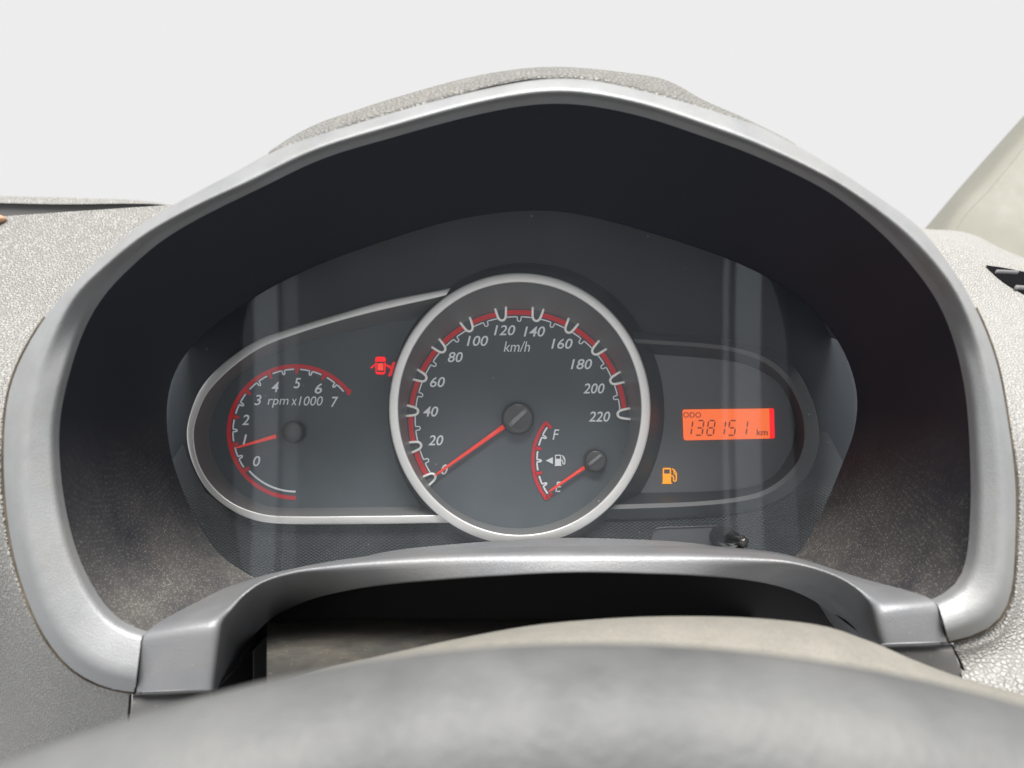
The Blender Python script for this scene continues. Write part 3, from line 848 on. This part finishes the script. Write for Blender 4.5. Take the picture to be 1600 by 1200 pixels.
pod = mesh_obj('display_panel', pv, [tuple(range(len(pv)))], M['pod'], cl, smooth=False)
loft('panel_bezel', [rounded([P(*a, .3265), P(*a, .3246), P(*b_, .3222)], [0.0005], 3) for a, b_ in zip(q0, q1)], M['collar'], pod)
loft('bezel_chamfer', [[P(*a, .3222), P(*b_, .3228)] for a, b_ in zip(q1, q2)], M['pod_edge'], pod)
loft('panel_wall', [[P(*a, .3228), P((a[0]+b_[0])/2, (a[1]+b_[1])/2, .329), P(*b_, .3349)] for a, b_ in zip(q2, q3)], M['collar'], pod)
# thin bright outline bead
tube_path('outline_bead', [P(*a, .3258) for a in cr([(965,812),(1106,806),(1186,795),(1233,773),(1265,738.5),(1279.5,702),(1277,660),(1268,622)], 60)], 0.00022, M['pod_edge'], pod)

# odometer display
LD = DF - 0.0006
lcd_shape = [(1066.3, 642.5), (1067.5, 640.3), (1070, 639.8), (1201.5, 638.2), (1202.5, 685.2), (1072, 688.0), (1069, 687.2), (1067.8, 684)]
lcd = flat('odometer_screen', [lcd_shape], LD, M['lcd'], cl, thick=0.0003)
flat('screen_edge', [[(1201.6, 638.2), (1207.6, 637.8), (1209.0, 640), (1210.3, 682.5), (1209.3, 685), (1202.6, 685.2)]], LD, M['lcd_red'], lcd, thick=0.0003)
TD = LD - 0.0005
text('screen_lettering', 'ODO', 1081.5, 648.3, 8.6, TD, M['lcd_ink'], lcd, shear=0.0, w=28, bold=0.012)
text('screen_lettering', 'km', 1191, 675.4, 9.6, TD, M['lcd_ink'], lcd, shear=0.0, w=17.5, bold=0.022)
SEG = {'1': 'bc', '3': 'abcdg', '8': 'abcdefg', '5': 'acdfg'}
def digit(ch, cx, cy, w, h):
    s = 0.14
    def T(u_, v_): return (cx + u_*w/2 + v_*h/2*s, cy - v_*h/2)
    g = 0.10
    L_ = {'a': ((-.75, 1), (.85, 1)), 'd': ((-.85, -1), (.75, -1)), 'g': ((-.7, 0), (.7, 0)),
          'b': ((1, .88), (1, .10)), 'c': ((1, -.10), (1, -.88)), 'f': ((-1, .88), (-1, .10)), 'e': ((-1, -.10), (-1, -.88))}
    polys = []
    for k_ in SEG[ch]:
        (u0, v0), (u1, v1) = L_[k_]
        a, b_ = T(u0, v0), T(u1, v1)
        polys += stroke([a, (a[0]*.85+b_[0]*.15, a[1]*.85+b_[1]*.15), (a[0]*.15+b_[0]*.85, a[1]*.15+b_[1]*.85), b_], [1.2, 2.4, 2.4, 1.2])
    return flat('digit', polys, TD, M['lcd_ink'], lcd)
for ch, cx in (('1', 1076.0), ('3', 1093.3), ('8', 1110.8), ('1', 1127.6), ('5', 1144.0), ('1', 1162.0)):
    digit(ch, cx, 668.6, 10.2, 23.0)

# warning lamps, and a reflection of the door lamp
WD = DF - 0.0005
door = flat('door_warning_lamp', [
      [(588.5,557.5),(600.5,557.5),(602.5,560),(602.8,565),(586.2,565),(586.5,560)],
      [(586.2,566.6),(588.6,566.6),(588.6,584),(587,583)], [(600.4,566.6),(602.8,566.6),(602,583),(600.4,584)],
      [(588.6,581.4),(600.4,581.4),(600.4,585),(588.6,585)],
      [(585.6,568.5),(585.6,571.5),(580.2,576.2),(578.9,574.2)], [(603.4,568.5),(603.4,571.5),(608.2,575.4),(609.4,573.6)]], WD, M['lamp_red'], cl)
flat('lamp_core', [[(590,567.6),(599,567.6),(599.2,578.8),(589.8,578.8)]], WD, M['lamp_red_core'], door)
flat('door_lamp_reflection', [[(613.5,566),(619,565),(611.5,587.5),(606,588.5)], [(606,571),(610,570),(612,576),(609,577)]], WD, M['reflection_red_dim'], cl)  # glowing shape painted as the door lamp's reflection in the ring wall
pump('fuel_warning_lamp', 1034.5, 731, 23.5, 25, WD, M['lamp_amber'], cl)

# trip reset knob and its plate
KP = [(1022,858),(1018,848),(1018,838),(1022,829),(1030,825),(1070,823.5),(1112,822),(1128,823),(1138,828),(1143,838),(1143,848),(1140,858)]
plate = flat('knob_plate', [KP], .3258, M['plate'], cl, thick=0.0002)
tube_path('plate_rim', [P(x, y, .3253) for x, y in cr(KP, 50)], 0.0004, M['hub'], plate)
k0 = P(1124, 837, .3255); k1 = P(1163, 848, .2940)
kax = (k1 - k0).normalized(); ku = kax.cross(Vector((0, 0, 1))).normalized(); kv = kax.cross(ku); kl = (k1 - k0).length
secs_ = []
for i in range(49):
    a = 2*math.pi*i/48
    rib = 1.0 if (i % 8) in (0, 1, 2, 3, 4) else 0.76
    prof = [(0.0042, 0, 1), (0.0042, 0.12, 1), (0.0036, 0.15, 1), (0.0034, 0.55, rib), (0.0028, 0.80, rib), (0.0023, 0.96, rib), (0.0015, 1.0, 1), (0.0, 1.0, 1)]
    secs_.append([k0 + kax*(kl*y_) + (ku*math.cos(a) + kv*math.sin(a))*r_*s_ for r_, y_, s_ in prof])
loft('reset_knob', secs_, M['knob'], cl)

# ================================================================== STEERING COLUMN AND WHEEL
colm = thing('steering_column_cover', 'beige dusty steering column cover between the wheel rim and the gauges', 'column cover', P(950, 1100, 0.2))
RG = [(405,1072),(500,1043),(600,1021),(700,999),(825,976),(925,966),(1025,961),(1150,962),(1250,970),(1300,979),(1335,991),(1375,1006),(1425,1028),(1500,1056),(1600,1084),(1700,1112)]
rg = cr(RG, 60)
loft('upper_cover', [rounded([P(x, y + 60, .235), P(x, y + 6, .222), P(x, y, .205), P(x, y + 26, .188), P(x, y + 140, .165), P(x, y + 330, .15)], [0.004, 0.008, 0.01, 0.01], 5) for x, y in rg], M['column'], colm)
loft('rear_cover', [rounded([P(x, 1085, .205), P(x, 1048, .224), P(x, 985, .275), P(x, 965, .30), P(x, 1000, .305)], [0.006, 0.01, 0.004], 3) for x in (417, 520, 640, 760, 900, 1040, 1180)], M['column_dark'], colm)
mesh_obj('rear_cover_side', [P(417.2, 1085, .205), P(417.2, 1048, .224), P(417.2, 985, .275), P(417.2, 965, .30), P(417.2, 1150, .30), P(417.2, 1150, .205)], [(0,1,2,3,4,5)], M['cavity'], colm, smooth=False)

R_W, r_T, beta = 0.200, 0.0155, math.radians(40)
top = P(930, 1013, 0.115) + Vector((0, 0, -r_T*1.02))
vdir = Vector((0, math.sin(beta), math.cos(beta)))
cen = top - vdir*R_W
xd = Vector((1, 0, 0)); nrm = xd.cross(vdir)
wv, wf = [], []
nu, nv = 160, 28
for i in range(nu):
    a = 2*math.pi*i/nu
    rad = xd*math.sin(a) + vdir*math.cos(a)
    c0 = cen + rad*R_W
    for k_ in range(nv):
        b_ = 2*math.pi*k_/nv
        wv.append(c0 + rad*(r_T*math.cos(b_)) + nrm*(r_T*1.12*math.sin(b_)))
for i in range(nu):
    for k_ in range(nv):
        i2, k2 = (i+1) % nu, (k_+1) % nv
        wf.append((i*nv+k_, i*nv+k2, i2*nv+k2, i2*nv+k_))
wheel = thing('steering_wheel', 'blurred grey steering wheel in the foreground below the gauges', 'steering wheel', cen)
mesh_obj('wheel_rim', wv, wf, M['wheel'], wheel)
hv = [[cen + (xd*math.sin(2*math.pi*i/40) + vdir*math.cos(2*math.pi*i/40))*r_ - nrm*h_*1.0 + nrm*0.03 for r_, h_ in ((0.062, -0.02), (0.064, 0.0), (0.058, 0.012), (0.035, 0.018), (0.0, 0.02))] for i in range(40)]
loft('horn_pad', hv, M['wheel'], wheel, closed=True)
for a in (90, 180, 270):
    rad = xd*math.sin(math.radians(a)) + vdir*math.cos(math.radians(a)); tan_ = rad.cross(nrm)
    loft('spoke', [[cen + rad*r_ + tan_*(w_*math.cos(2*math.pi*k_/12)) + nrm*(0.03*(1-t_) + 0.007*math.sin(2*math.pi*k_/12)) for k_ in range(13)] for r_, w_, t_ in ((0.05, 0.022, 0), (0.10, 0.017, .4), (0.15, 0.015, .8), (0.197, 0.018, 1.0))], M['wheel'], wheel)

# small orange object at the left edge of the dashboard
ov, of = [], []
oc = P(-3, 342, .432)
for i in range(13):
    th = math.pi*i/12
    for j in range(18):
        ph = 2*math.pi*j/18
        ov.append(oc + Vector((0.0042*math.sin(th)*math.cos(ph), 0.004*math.sin(th)*math.sin(ph), 0.0022*math.cos(th))))
for i in range(12):
    for j in range(18):
        of.append((i*18+j, i*18+(j+1) % 18, (i+1)*18+(j+1) % 18, (i+1)*18+j))
orn = mesh_obj('dash_ornament', ov, of, M['orange'])
tag(orn, 'tiny orange rounded object on the dashboard at the left picture edge', 'ornament')
